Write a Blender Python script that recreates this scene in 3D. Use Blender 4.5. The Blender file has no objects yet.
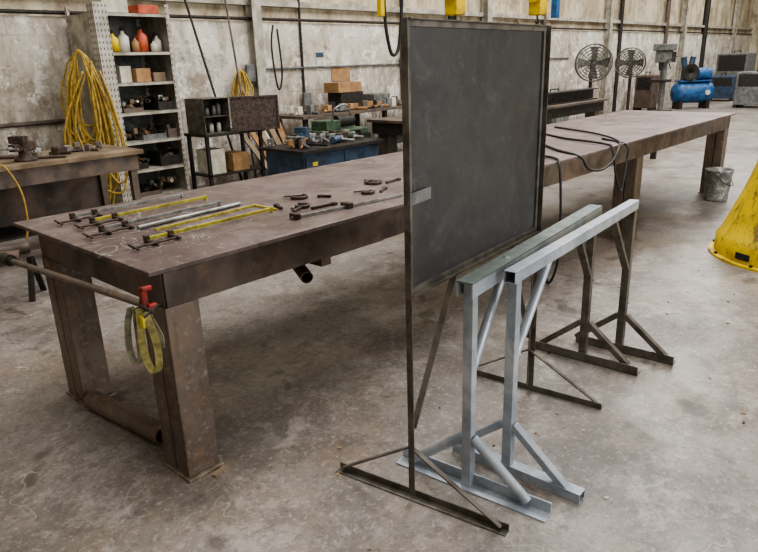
import bpy, math, random
from mathutils import Vector, Matrix
random.seed(7)
V=Vector
# ---------------------------------------------------------------- materials
def new_mat(name):
    m=bpy.data.materials.new(name); m.use_nodes=True
    nt=m.node_tree; b=nt.nodes["Principled BSDF"]
    return m,nt,b
def rgb(r,g,b):
    f=lambda c:(c/255/12.92) if c/255<=0.04045 else ((c/255+0.055)/1.055)**2.4
    return (f(r),f(g),f(b),1)
def mixc(nt,fac,a,b,blend='MIX'):
    n=nt.nodes.new("ShaderNodeMix"); n.data_type='RGBA'; n.blend_type=blend
    for sock,val in ((n.inputs[0],fac),(n.inputs[6],a),(n.inputs[7],b)):
        if isinstance(val,bpy.types.NodeSocket): nt.links.new(val,sock)
        else: sock.default_value=val
    return n.outputs[2]
def noise(nt,vec,scale,detail=4,rough=.6,dist=0):
    n=nt.nodes.new("ShaderNodeTexNoise"); n.inputs['Scale'].default_value=scale
    n.inputs['Detail'].default_value=detail; n.inputs['Roughness'].default_value=rough; n.inputs['Distortion'].default_value=dist
    nt.links.new(vec,n.inputs['Vector']); return n.outputs['Fac']
def ramp(nt,fac,lo,hi,a=0,b=1):
    n=nt.nodes.new("ShaderNodeMapRange"); n.inputs[1].default_value=lo;n.inputs[2].default_value=hi
    n.inputs[3].default_value=a;n.inputs[4].default_value=b; nt.links.new(fac,n.inputs[0]); return n.outputs[0]
def mth(nt,op,a,b=0.0):
    n=nt.nodes.new("ShaderNodeMath"); n.operation=op
    for i,q in enumerate((a,b)):
        if isinstance(q,bpy.types.NodeSocket): nt.links.new(q,n.inputs[i])
        else: n.inputs[i].default_value=q
    return n.outputs[0]
def scratch(nt,vec,scale,width,dist=1.5,amount=.6,mask=3):
    f=noise(nt,vec,scale,2,.5,dist); d=mth(nt,'ABSOLUTE',mth(nt,'SUBTRACT',f,.5))
    l=ramp(nt,d,0,width,1,0); k=ramp(nt,noise(nt,vec,mask,2),.5,.6,0,amount)
    return mth(nt,'MULTIPLY',l,k)
def coords(nt,scale=(1,1,1),kind='Object',loc=(0,0,0)):
    t=nt.nodes.new("ShaderNodeTexCoord"); m=nt.nodes.new("ShaderNodeMapping"); m.inputs['Scale'].default_value=scale; m.inputs['Location'].default_value=loc
    nt.links.new(t.outputs[kind],m.inputs['Vector']); return m.outputs[0]
def bump(nt,b,h,strength=.2,dist=.01):
    n=nt.nodes.new("ShaderNodeBump"); n.inputs['Strength'].default_value=strength; n.inputs['Distance'].default_value=dist
    nt.links.new(h,n.inputs['Height']); nt.links.new(n.outputs[0],b.inputs['Normal'])
def mat(name,c1,c2=None,rough=.6,metal=0,scale=8,lo=.4,hi=.62,bmp=.1,c3=None,s3=2.5,sc=(1,1,1)):
    m,nt,b=new_mat(name); v=coords(nt,sc)
    c2=c2 or tuple(x*.75 for x in c1[:3])+(1,)
    f=noise(nt,v,scale,6); col=mixc(nt,ramp(nt,f,lo,hi),c1,c2)
    if c3: col=mixc(nt,ramp(nt,noise(nt,v,s3,5,.65,.5),.5,.66),col,c3)
    nt.links.new(col,b.inputs['Base Color']); b.inputs['Metallic'].default_value=metal
    nt.links.new(ramp(nt,f,.3,.7,max(rough-.12,.05),min(rough+.12,1)),b.inputs['Roughness'])
    if bmp: bump(nt,b,noise(nt,v,scale*6,3),bmp,.004)
    return m
M={}
m,nt,b=new_mat('rusty_steel'); v=coords(nt); vs=coords(nt,(5,5,.8))
c=mixc(nt,ramp(nt,noise(nt,v,2.6,6,.65),.4,.6),rgb(120,108,97),rgb(94,83,74))
c=mixc(nt,ramp(nt,noise(nt,v,9,7,.75),.51,.63,0,.6),c,rgb(128,102,80))
c=mixc(nt,ramp(nt,noise(nt,vs,4,6,.7),.55,.67,0,.45),c,rgb(70,61,54))
c=mixc(nt,ramp(nt,noise(nt,v,34,4,.75),.56,.66,0,.5),c,rgb(156,144,130))
nt.links.new(c,b.inputs['Base Color']); b.inputs['Metallic'].default_value=.2
nt.links.new(ramp(nt,noise(nt,v,6,6),.35,.65,.42,.7),b.inputs['Roughness']); bump(nt,b,noise(nt,v,26,6,.7),.2,.004); M['leg']=m
M['edge']=mat('worn_steel_edge',rgb(142,130,116),rgb(104,92,80),.5,.25,14)
M['rail']=mat('brown_steel',rgb(104,93,85),rgb(78,68,61),.56,.2,5,c3=rgb(116,96,80),s3=6)
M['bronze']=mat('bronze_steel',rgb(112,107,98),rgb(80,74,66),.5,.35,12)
M['silver']=mat('silver_paint',rgb(174,182,191),rgb(146,154,163),.4,.3,9,bmp=.05,c3=rgb(190,196,202),s3=5)
M['silver_top']=mat('weathered_channel',rgb(118,128,124),rgb(94,102,98),.5,.3,9)
M['dark']=mat('dark_iron',rgb(58,52,48),rgb(38,34,31),.6,.3,20)
M['cast']=mat('cast_iron',rgb(88,72,62),rgb(54,46,42),.6,.3,30)
M['grey']=mat('grey_paint',rgb(118,120,117),rgb(86,86,84),.55,.1,10)
M['fan']=mat('dusty_fan_paint',rgb(100,97,90),rgb(72,69,63),.55,.2,10)
M['shelf']=mat('shelf_paint',rgb(184,179,166),rgb(140,133,118),.6,.1,6)
M['yellow']=mat('yellow_paint',rgb(216,186,24),rgb(186,152,22),.5,0,4,c3=rgb(104,86,52),s3=4.5,lo=.45,bmp=.1)
m,nt,b=new_mat('scuffed_yellow'); v=coords(nt); vs=coords(nt,(1,1,.4))
c=mixc(nt,ramp(nt,noise(nt,v,4,8,.7),.42,.62),rgb(218,188,26),rgb(182,150,26))
c=mixc(nt,ramp(nt,noise(nt,vs,6,9,.8),.53,.6,0,.9),c,rgb(92,80,58))
c=mixc(nt,ramp(nt,noise(nt,v,18,6,.8),.58,.64,0,.8),c,rgb(70,64,56))
nt.links.new(c,b.inputs['Base Color']); b.inputs['Roughness'].default_value=.55; M['yellowb']=m
M['hose']=mat('yellow_hose',rgb(190,160,74),rgb(142,116,50),.55,0,20)
M['clampy']=mat('yellow_bar',rgb(204,194,84),rgb(150,140,62),.45,.1,20)
M['chrome']=mat('bright_bar',rgb(174,176,174),rgb(124,124,118),.38,.5,20)
M['blue']=mat('blue_paint',rgb(44,98,150),rgb(28,62,104),.5,0,8)
M['teal']=mat('teal_blue_paint',rgb(62,82,104),rgb(42,56,72),.5,.1,8)
M['red']=mat('red_paint',rgb(176,46,34),rgb(110,34,26),.45,0,12)
M['green']=mat('green_paint',rgb(76,98,74),rgb(52,66,54),.5,0,12)
M['card']=mat('cardboard',rgb(164,130,90),rgb(140,106,72),.85,0,8)
M['white']=mat('white_plastic',rgb(208,206,198),rgb(170,166,154),.5,0,12)
M['orange']=mat('orange_plastic',rgb(195,94,62),rgb(150,66,48),.5,0,12)
M['tan']=mat('worn_wood',rgb(146,126,102),rgb(104,88,70),.8,0,4)
M['black']=mat('black_rubber',rgb(34,34,34),rgb(22,22,22),.6,0,20)
M['strap']=mat('grey_webbing',rgb(140,136,112),rgb(104,100,82),.85,0,30)
M['strapy']=mat('khaki_webbing',rgb(162,152,92),rgb(118,110,70),.85,0,30)
M['galv']=mat('galvanised_bucket',rgb(140,141,140),rgb(104,104,102),.5,.3,9,c3=rgb(192,190,184),s3=16)
M['label']=mat('yellow_label',rgb(206,188,60),rgb(180,160,50),.6,0,9)
M['gwhite']=mat('stained_paper',rgb(204,200,184),rgb(176,168,150),.8,0,9)

m,nt,b=new_mat('plate_top'); v=coords(nt); v2=coords(nt,(1.5,6,1))
c=mixc(nt,ramp(nt,noise(nt,v,1.6,8,.7,.6),.4,.6),rgb(116,100,97),rgb(86,72,69))
c=mixc(nt,ramp(nt,noise(nt,v,4,9,.78,.3),.5,.6,0,.65),c,rgb(134,121,116))
c=mixc(nt,ramp(nt,noise(nt,v2,3,8,.75),.54,.64,0,.6),c,rgb(98,76,64))
c=mixc(nt,ramp(nt,noise(nt,v,24,5,.75),.58,.68,0,.6),c,rgb(168,158,150))
c=mixc(nt,scratch(nt,v,2.6,.007,3,.85,1.7),c,rgb(204,198,190))
c=mixc(nt,scratch(nt,v2,1.9,.006,2,.6,2.7),c,rgb(56,46,42))
nt.links.new(c,b.inputs['Base Color']); b.inputs['Metallic'].default_value=.15
nt.links.new(ramp(nt,noise(nt,v,3,6),.35,.65,.36,.6),b.inputs['Roughness'])
bump(nt,b,noise(nt,v,40,4),.12,.004); M['plate']=m
m,nt,b=new_mat('board_sheet'); v=coords(nt)
c=mixc(nt,ramp(nt,noise(nt,v,2.2,8,.7,.8),.4,.62),rgb(62,62,61),rgb(48,48,48))
c=mixc(nt,ramp(nt,noise(nt,v,6,7,.78,1.0),.51,.66,0,.5),c,rgb(80,80,78))
c=mixc(nt,ramp(nt,noise(nt,v,22,6,.8),.57,.68,0,.5),c,rgb(92,91,88))
c=mixc(nt,scratch(nt,v,3,.005,2,.45,3),c,rgb(104,104,101))
nt.links.new(c,b.inputs['Base Color']); b.inputs['Metallic'].default_value=.1
nt.links.new(ramp(nt,noise(nt,v,3,6,.6,1),.35,.65,.42,.6),b.inputs['Roughness'])
M['board']=m
# floor
m,nt,b=new_mat('concrete_floor'); v=coords(nt); va=coords(nt,(1,1,1),loc=(7.3,3.1,0)); vb=coords(nt,(1,1,1),loc=(-4.1,9.7,0)); vc=coords(nt,(1,1,1),loc=(11,-5,0))
c=mixc(nt,ramp(nt,noise(nt,v,.45,10,.7,.3),.42,.58),rgb(138,131,124),rgb(110,103,97))
c=mixc(nt,ramp(nt,noise(nt,va,1.1,10,.75,.3),.48,.59,0,.65),c,rgb(134,117,102))
c=mixc(nt,ramp(nt,noise(nt,vb,1.9,10,.8,.3),.48,.59,0,.7),c,rgb(90,84,79))
c=mixc(nt,ramp(nt,noise(nt,vc,2.6,10,.82,.2),.52,.61,0,.65),c,rgb(168,161,153))
c=mixc(nt,ramp(nt,noise(nt,va,9,8,.82),.51,.61,0,.6),c,rgb(100,93,86))
c=mixc(nt,ramp(nt,noise(nt,vb,30,6,.85),.53,.63,0,.65),c,rgb(80,73,67))
c=mixc(nt,ramp(nt,noise(nt,vc,36,6,.85),.54,.64,0,.65),c,rgb(184,177,168))
c=mixc(nt,ramp(nt,noise(nt,va,3.2,3,.5,.2),.63,.68,0,.65),c,rgb(68,60,55))
c=mixc(nt,scratch(nt,vc,1.3,.0022,1.2,.5,1.4),c,rgb(84,77,71))
c=mixc(nt,scratch(nt,vb,2.3,.003,.6,.55,1.1),c,rgb(192,186,178))
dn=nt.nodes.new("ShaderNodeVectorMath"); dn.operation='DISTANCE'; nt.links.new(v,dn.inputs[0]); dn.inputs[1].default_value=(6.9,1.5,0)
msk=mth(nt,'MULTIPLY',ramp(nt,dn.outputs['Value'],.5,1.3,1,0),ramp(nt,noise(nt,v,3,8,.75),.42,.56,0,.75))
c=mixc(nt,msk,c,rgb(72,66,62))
nt.links.new(c,b.inputs['Base Color'])
nt.links.new(ramp(nt,noise(nt,v,1.4,8,.7),.4,.6,.28,.6),b.inputs['Roughness'])
bump(nt,b,noise(nt,v,30,7,.75),.25,.005); M['floor']=m
# wall lower
m,nt,b=new_mat('block_wall'); v=coords(nt); vs=coords(nt,(1.6,1.6,.5)); va=coords(nt,loc=(3,7,1.7))
c=mixc(nt,ramp(nt,noise(nt,v,.8,9,.7,.3),.42,.58),rgb(214,209,198),rgb(184,176,160))
rot=nt.nodes.new("ShaderNodeMapping"); rot.inputs['Rotation'].default_value=(math.pi/2,0,0); nt.links.new(v,rot.inputs['Vector'])
br=nt.nodes.new("ShaderNodeTexBrick"); br.inputs['Scale'].default_value=1; br.inputs['Brick Width'].default_value=.8; br.inputs['Row Height'].default_value=.4
br.inputs['Mortar Size'].default_value=.012; nt.links.new(rot.outputs[0],br.inputs['Vector'])
c=mixc(nt,mth(nt,'MULTIPLY',br.outputs['Fac'],ramp(nt,noise(nt,v,1.1,4),.45,.6,0,.35)),c,rgb(120,108,92))
c=mixc(nt,ramp(nt,noise(nt,vs,2.2,8,.75,.2),.5,.61,0,.6),c,rgb(154,140,120))
c=mixc(nt,ramp(nt,noise(nt,va,1.4,10,.8,.3),.52,.61,0,.7),c,rgb(128,112,95))
sp=nt.nodes.new("ShaderNodeSeparateXYZ"); nt.links.new(v,sp.inputs[0])
low=mth(nt,'MULTIPLY',ramp(nt,sp.outputs[2],.7,1.7,.85,.1),ramp(nt,noise(nt,vs,4,9,.8),.42,.58,0,1))
c=mixc(nt,low,c,rgb(112,96,82))
c=mixc(nt,ramp(nt,noise(nt,v,5,8,.8,.2),.57,.65,0,.65),c,rgb(88,75,65))
c=mixc(nt,ramp(nt,noise(nt,v,3.4,9,.8,.2),.53,.58,0,.85),c,rgb(228,224,215))
nt.links.new(c,b.inputs['Base Color']); b.inputs['Roughness'].default_value=.85; bump(nt,b,noise(nt,v,10,9,.75),.5,.02); M['wall']=m
m,nt,b=new_mat('sheet_wall'); v=coords(nt); vs=coords(nt,(1.2,1.2,.4))
c=mixc(nt,ramp(nt,noise(nt,vs,2.2,7,.7),.42,.6),rgb(200,190,166),rgb(156,142,116))
c=mixc(nt,ramp(nt,noise(nt,v,1.7,9,.8,.3),.5,.6,0,.65),c,rgb(116,100,82))
nt.links.new(c,b.inputs['Base Color']); b.inputs['Roughness'].default_value=.7; bump(nt,b,noise(nt,v,8,6),.3,.01); M['wallup']=m
M['ceil']=mat('ceiling_sheet',rgb(150,148,142),rgb(130,126,120),.8,0,1)
# perforated upright
m,nt,b=new_mat('perforated_upright'); t=nt.nodes.new("ShaderNodeTexCoord"); sp=nt.nodes.new("ShaderNodeSeparateXYZ"); nt.links.new(t.outputs['Object'],sp.inputs[0])
fz=mth(nt,'LESS_THAN',mth(nt,'FRACT',mth(nt,'MULTIPLY',sp.outputs[2],16)),.45)
sx=mth(nt,'FRACT',mth(nt,'MULTIPLY',mth(nt,'ADD',sp.outputs[0],sp.outputs[1]),25)); fx=mth(nt,'MULTIPLY',mth(nt,'GREATER_THAN',sx,.35),mth(nt,'LESS_THAN',sx,.68))
c0=mixc(nt,ramp(nt,noise(nt,t.outputs['Object'],6,6,.7),.4,.62),rgb(190,186,176),rgb(150,142,128))
c=mixc(nt,mth(nt,'MULTIPLY',fz,fx),c0,rgb(80,72,62))
nt.links.new(c,b.inputs['Base Color']); b.inputs['Roughness'].default_value=.6; M['perf']=m

# ---------------------------------------------------------------- builder
class MB:
    def __init__(s): s.v=[];s.f=[];s.sm=[]
    def add(s,vs,fs,smooth=False):
        o=len(s.v); s.v+= [V(p) for p in vs]; s.f+=[tuple(i+o for i in f) for f in fs]; s.sm+=[smooth]*len(fs); return s
    def box(s,c,d,rz=0,R=None):
        c=V(c); R=R or Matrix.Rotation(rz,3,'Z')
        vs=[c+R@V((x*d[0]/2,y*d[1]/2,z*d[2]/2)) for x in(-1,1) for y in(-1,1) for z in(-1,1)]
        return s.add(vs,[(0,1,3,2),(4,6,7,5),(0,4,5,1),(2,3,7,6),(0,2,6,4),(1,5,7,3)])
    def bb(s,a,b2):
        a=V(a);b2=V(b2); return s.box((a+b2)/2,[abs(q) for q in (b2-a)])
    @staticmethod
    def basis(p1,p2,up=None):
        a=(V(p2)-V(p1)).normalized(); u=V(up) if up else V((0,0,1))
        if abs(a.dot(u))>.98: u=V((1,0,0))
        sd=a.cross(u).normalized(); u=sd.cross(a).normalized(); return a,sd,u
    def bar(s,p1,p2,w,h,up=None,ou=0,os=0):
        a,sd,u=s.basis(p1,p2,up); p1=V(p1)+u*ou+sd*os;p2=V(p2)+u*ou+sd*os
        vs=[p+sd*(x*w/2)+u*(y*h/2) for p in(p1,p2) for x,y in((-1,-1),(1,-1),(1,1),(-1,1))]
        return s.add(vs,[(3,2,1,0),(4,5,6,7),(0,1,5,4),(1,2,6,5),(2,3,7,6),(3,0,4,7)])
    def hollow(s,p1,p2,w,h,t,up=None):
        s.bar(p1,p2,w,t,up,ou=h/2-t/2); s.bar(p1,p2,w,t,up,ou=-h/2+t/2)
        s.bar(p1,p2,t,h-2*t,up,os=w/2-t/2); return s.bar(p1,p2,t,h-2*t,up,os=-w/2+t/2)
    def angle(s,p1,p2,w,h,t,up=None,side=1):
        s.bar(p1,p2,w,t,up,ou=t/2); return s.bar(p1,p2,t,h,up,ou=h/2,os=side*(w/2-t/2))
    def cyl(s,p1,p2,r,r2=None,n=16,caps=True):
        r2=r if r2 is None else r2; a,sd,u=s.basis(p1,p2); p1=V(p1);p2=V(p2)
        vs=[p+ (sd*math.cos(2*math.pi*i/n)+u*math.sin(2*math.pi*i/n))*q for p,q in((p1,r),(p2,r2)) for i in range(n)]
        s.add(vs,[(i,(i+1)%n,n+(i+1)%n,n+i) for i in range(n)],True)
        if caps:
            s.add(vs[:n],[tuple(reversed(range(n)))]); s.add(vs[n:],[tuple(range(n))])
        return s
    def pipe(s,p1,p2,r,t,n=20):
        s.cyl(p1,p2,r,n=n,caps=False); a,sd,u=s.basis(p1,p2); p1=V(p1);p2=V(p2)
        ri=r-t; f=lambda p,q:[p+(sd*math.cos(2*math.pi*i/n)+u*math.sin(2*math.pi*i/n))*q for i in range(n)]
        A=f(p1,ri)+f(p2,ri); s.add(A,[(n+i,n+(i+1)%n,(i+1)%n,i) for i in range(n)],True)
        for p,rev in((p1,1),(p2,0)):
            R=f(p,r)+f(p,ri); s.add(R,[((i+1)%n,i,n+i,n+(i+1)%n) if rev else (i,(i+1)%n,n+(i+1)%n,n+i) for i in range(n)])
        return s
    def tube(s,pts,r,n=8,closed=False,sub=0):
        pts=[V(p) for p in pts]
        if sub: pts=crom(pts,sub,closed)
        L=len(pts); rings=[]; pu=None
        for i,p in enumerate(pts):
            if closed: a=pts[(i+1)%L]-pts[i-1]
            else: a=pts[min(i+1,L-1)]-pts[max(i-1,0)]
            a.normalize()
            if pu is None:
                pu=V((0,0,1)) if abs(a.z)<.9 else V((1,0,0))
            u=(pu-a*pu.dot(a)).normalized(); pu=u; sd=a.cross(u)
            rings+= [p+(sd*math.cos(2*math.pi*k/n)+u*math.sin(2*math.pi*k/n))*r for k in range(n)]
        fs=[]
        for i in range(L if closed else L-1):
            j=(i+1)%L
            fs+=[(i*n+k,i*n+(k+1)%n,j*n+(k+1)%n,j*n+k) for k in range(n)]
        if not closed: fs+=[tuple(reversed(range(n))),tuple((L-1)*n+k for k in range(n))]
        return s.add(rings,fs,True)
    def lathe(s,c,prof,n=24,ax=(0,0,1),smooth=True):
        c=V(c); ax=V(ax).normalized(); a,sd,u=s.basis((0,0,0),ax)
        vs=[];
        for r,z in prof: vs+=[c+ax*z+(sd*math.cos(2*math.pi*k/n)+u*math.sin(2*math.pi*k/n))*max(r,.0001) for k in range(n)]
        fs=[(i*n+k,i*n+(k+1)%n,(i+1)*n+(k+1)%n,(i+1)*n+k) for i in range(len(prof)-1) for k in range(n)]
        return s.add(vs,fs,smooth)
    def prism(s,pts,d):
        n=len(pts); d=V(d); P=[V(p) for p in pts]; vs=P+[p+d for p in P]
        return s.add(vs,[tuple(reversed(range(n))),tuple(range(n,2*n))]+[(i,(i+1)%n,n+(i+1)%n,n+i) for i in range(n)])
    def ribbon(s,pts,w,t,side,sub=6):
        pts=crom([V(p) for p in pts],sub); side=V(side).normalized()
        vs=[];L=len(pts)
        for i,p in enumerate(pts):
            a=(pts[min(i+1,L-1)]-pts[max(i-1,0)]).normalized(); n_=a.cross(side).normalized()
            vs+=[p+side*w/2+n_*t/2,p-side*w/2+n_*t/2,p-side*w/2-n_*t/2,p+side*w/2-n_*t/2]
        fs=[(i*4+k,i*4+(k+1)%4,i*4+4+(k+1)%4,i*4+4+k) for i in range(L-1) for k in range(4)]
        return s.add(vs,fs+[(3,2,1,0),tuple((L-1)*4+k for k in range(4))])
def crom(p,sub,closed=False):
    out=[];L=len(p)
    for i in range(L if closed else L-1):
        g=(lambda k:p[k%L]) if closed else (lambda k:p[max(0,min(L-1,k))])
        a,b,c,d=g(i-1),g(i),g(i+1),g(i+2)
        for k in range(sub):
            t=k/sub
            out.append(.5*((2*b)+(c-a)*t+(2*a-5*b+4*c-d)*t*t+(3*b-a-3*c+d)*t**3))
    if not closed: out.append(p[-1])
    return out
ORG={}
COL=bpy.context.scene.collection
def finish(o,m,bev=0):
    me=o.data; me.materials.append(m)
    if bev:
        md=o.modifiers.new('bevel','BEVEL'); md.width=bev; md.segments=2; md.limit_method='ANGLE'
def mesh(mb,name,off):
    me=bpy.data.meshes.new(name); me.from_pydata([v-off for v in mb.v],[],mb.f)
    me.polygons.foreach_set('use_smooth',mb.sm); me.validate(); me.update()
    return me
def top(name,label,cat,loc,group=None):
    e=bpy.data.objects.new(name,None); e.empty_display_size=.1; e.location=loc; COL.objects.link(e)
    e['label']=label;e['category']=cat
    if group: e['group']=group
    ORG[e.name]=V(loc); return e
def part(mb,name,m,parent,label=None,bev=0):
    off=ORG[parent.name]; o=bpy.data.objects.new(name,mesh(mb,name,off)); COL.objects.link(o); o.parent=parent
    ORG[o.name]=off; finish(o,m,bev)
    if label: o['label']=label
    return o
def solo(mb,name,m,label,cat,group=None,bev=0,kind=None):
    xs=[v.x for v in mb.v];ys=[v.y for v in mb.v];zs=[v.z for v in mb.v]
    off=V(((min(xs)+max(xs))/2,(min(ys)+max(ys))/2,min(zs))); o=bpy.data.objects.new(name,mesh(mb,name,off)); o.location=off; COL.objects.link(o)
    finish(o,m,bev); o['label']=label;o['category']=cat; ORG[o.name]=off
    if group:o['group']=group
    if kind:o['kind']=kind
    return o
def struct(mb,name,m):
    o=bpy.data.objects.new(name,mesh(mb,name,V((0,0,0)))); COL.objects.link(o); finish(o,m); o['kind']='structure'; return o

# ---------------------------------------------------------------- camera
X=V((0.6718,-0.2544,0.6957)).normalized(); D=V((0.0303,0.9478,0.3173)); D=(D-D.dot(X)*X).normalized(); Y=X.cross(D).normalized()
cd=bpy.data.cameras.new("camera"); co=bpy.data.objects.new("camera",cd); COL.objects.link(co); cd.sensor_width=36; cd.lens=36*640/758
Mx=Matrix((V((X.x,Y.x,-D.x)),-V((X.y,Y.y,-D.y)),-V((X.z,Y.z,-D.z)))).transposed().to_4x4(); Mx.translation=(0,0,1.6); co.matrix_world=Mx
bpy.context.scene.camera=co; cd.clip_end=200

# ---------------------------------------------------------------- room
WY=8.0
struct(MB().bb((-4,-6,-.1),(33,WY+.3,0)),'floor',M['floor'])
struct(MB().bb((-4,WY,0),(33,WY+.25,2.2)),'wall_back',M['wall'])
struct(MB().bb((-4,WY+.06,2.2),(33,WY+.25,7)),'wall_back_upper',M['wallup'])
struct(MB().bb((33,-6,0),(33.2,WY+.25,7)),'wall_right',M['wallup'])
struct(MB().bb((-4.2,-6,0),(-4,WY+.25,7)),'wall_left',M['wall'])
struct(MB().bb((-4.2,-6.2,0),(33.2,-6,7)),'wall_front',M['wallup'])
struct(MB().bb((-4.2,-6.2,7),(33.2,WY+.25,7.2)),'ceiling',M['ceil'])
struct(MB().cyl((-4,WY-.03,2.24),(33,WY-.03,2.24),.022),'trim_1',M['dark'])
struct(MB().cyl((-1,WY-.02,1.05),(3.3,WY-.02,1.05),.025),'trim_2',M['rail'])
struct(MB().bb((-4,WY-.04,2.42),(33,WY+.06,2.5)),'trim_4',M['shelf'])
mb=MB()
for xx in(6.1,12.1,18.1,24.1,30.1):
    mb.bb((xx-.08,WY-.012,0),(xx+.08,WY,7)).bb((xx-.01,WY-.14,0),(xx+.01,WY-.012,7)).bb((xx-.08,WY-.152,0),(xx+.08,WY-.14,7))
struct(mb,'trim_3',M['shelf'])
for i,(xx,z0,z1,r) in enumerate(((2.1,.0,2.6,.02),(4.75,.9,3.0,.016),(7.0,1.0,3,.02),(9.4,.8,3,.03),(10.9,0,3.5,.05),(14.6,0,3.5,.05),(19.0,0,3.5,.06),(22.6,0,4,.07),(26.5,0,4,.1))):
    struct(MB().cyl((xx,WY-.03,z0),(xx,WY-.03,z1),r),'trim_%d'%(5+i),M['rail' if i%2 else 'dark'])
struct(MB().cyl((6.2,WY-.03,1.55),(16,WY-.03,1.55),.016),'trim_20',M['grey'])
struct(MB().bb((32.9,1.8,0),(33,4.3,3.2)),'door_1',M['grey'])
for xx,zz in((5.95,1.5),(7.0,1.05),(9.4,1.6),(13.2,1.5),(17.4,1.5)):
    solo(MB().bb((xx-.08,WY-.11,zz-.12),(xx+.08,WY-.06,zz+.12)).cyl((xx,WY-.06,zz),(xx,WY-.001,zz),.03),'electrical_box',M['grey'],'grey electrical box mounted on the wall','electrical box','electrical boxes on the wall',.004)

# ---------------------------------------------------------------- long welding table
T=top('welding_table','long rusty brown steel welding table with thick plate top','table',(4.68,2.68,0))
TX0,TX1,TY0,TY1=1.025,8.33,2.055,3.34
part(MB().bb((TX0,TY0,.902),(TX1,TY1,.92)),'tabletop',M['plate'],T,'scaled and scratched steel plate',.003)
def channel(p1,p2,inn,hgt=.15,zc=.82):
    mb=MB(); i=V(inn); p1=V(p1);p2=V(p2)
    up=(0,0,1)
    mb.bar(p1,p2,.01,hgt,up); 
    for z in (hgt/2-.006,-hgt/2+.006): mb.bar(p1+i*.03+V((0,0,z)),p2+i*.03+V((0,0,z)),.05,.012,up)
    return mb
part(channel((1.10,2.10,.827),(8.28,2.10,.827),(0,1,0)),'side_rail',M['rail'],T)
part(channel((1.10,3.26,.827),(8.28,3.26,.827),(0,-1,0)),'side_rail',M['rail'],T)
part(channel((1.10,2.11,.827),(1.10,3.25,.827),(1,0,0)),'end_rail',M['rail'],T)
part(channel((8.28,2.11,.827),(8.28,3.25,.827),(-1,0,0)),'end_rail',M['rail'],T)
for xc in(1.16,5.65,8.2):
    for yc in(2.19,3.15):
        w=.145; zt=.752; h=.095
        mb=MB()
        for s in(-1,1):
            y0=yc+s*h; y1=yc+s*(h-.012); y2=yc+s*.004
            mb.bb((xc-w/2,min(y0,y1),.012),(xc+w/2,max(y0,y1),zt))
            for q in(-1,1):
                xa=xc+q*w/2; xb=xc+q*(w/2-.012); mb.bb((min(xa,xb),min(y1,y2),.012),(max(xa,xb),max(y1,y2),zt))
        lg=part(mb,'leg',M['leg'],T,bev=.005)
        part(MB().bb((xc-w/2-.012,yc-.112,0),(xc+w/2+.012,yc+.108,.012)),'base_plate',M['edge'],lg,bev=.002)
part(MB().pipe((1.84,2.16,.66),(1.99,2.5,.715),.03,.004).bb((1.9,2.12,.705),(1.96,2.5,.752)),'pipe_socket',M['leg'],T,'short open pipe stub')
part(MB().bar((2.02,2.3,.69),(2.45,2.25,.71),.05,.03),'hanger_bracket',M['rail'],T)
solo(MB().pipe((1.105,3.00,.046),(1.165,2.42,.046),.046,.006),'steel_pipe',M['leg'],'loose thick rusted pipe lying on the floor under the table end','pipe')
solo(MB().box((1.20,2.05,.005),(.07,.022,.01),.3),'wood_shim',M['tan'],'small wooden shim beside the table leg','shim')

# ---------------------------------------------------------------- board on stand
A=V((1.585,1.335,0));B=V((2.61,1.42,0)); dx=(B-A).normalized(); nrm=V((dx.y,-dx.x,0))
Bd=top('sheet_metal_board','dark charcoal steel sheet board in angle iron frame on splayed feet','board stand',(A+B)/2)
Z0,Z1=.835,1.72
P=lambda t,z,o=0:A.lerp(B,t)+V((0,0,z))+nrm*o
part(MB().prism([P(0.01,Z0+.01),P(.99,Z0+.01),P(.99,Z1-.01),P(.01,Z1-.01)],-nrm*.003),'panel',M['board'],Bd,'dark charcoal smeared sheet')
fr=MB()
for a_,b_ in((P(0,Z0+.010,.004),P(1,Z0+.010,.004)),(P(0,Z1-.010,.004),P(1,Z1-.010,.004))): fr.bar(a_,b_,.008,.02); 
for t in(.012,.988): fr.bar(P(t,Z0+.02,.004),P(t,Z1-.02,.004),.02,.008,up=nrm)
fr.bar(P(0,Z1+.001,.012),P(1,Z1+.001,.012),.028,.004); fr.bar(P(0,Z0-.001,.012),P(1,Z0-.001,.012),.028,.004)
part(fr,'frame',M['bronze'],Bd)
for t,foot in((0,((1.53,1.68),(1.65,.95))),(1,((2.60,1.78),(2.68,1.06)))):
    s=1 if t==0 else -1
    pb=P(t,0)
    pm=MB().bar(P(t,.03,0),P(t,Z1,0),.024,.004,up=nrm).bar(P(t,.03,.012)-dx*.011*s,P(t,Z1,.012)-dx*.011*s,.004,.024,up=nrm)
    part(pm,'post',M['bronze'],Bd)
    f1=V((*foot[0],0));f2=V((*foot[1],0)); 
    part(MB().angle(f1,f2,.035,.03,.005,side=-s),'foot',M['bronze'],Bd)
    for f in(f1,f2):
        e=f.lerp(pb,.06)+V((0,0,.02)); part(MB().bar(P(t,.23),e,.02,.006),'foot_brace',M['bronze'],Bd)
    part(MB().bar(P(.02 if t==0 else .98,.30),P(.30 if t==0 else .76,Z0),.006,.024,up=nrm),'panel_brace',M['bronze'],Bd)
part(MB().prism([P(-.015,1.150,.020),P(.12,1.152,.016),P(.12,1.192,.016),P(-.015,1.190,.020)],-nrm*.004),'latch_plate',M['grey'],Bd,'small grey latch plate')

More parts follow.
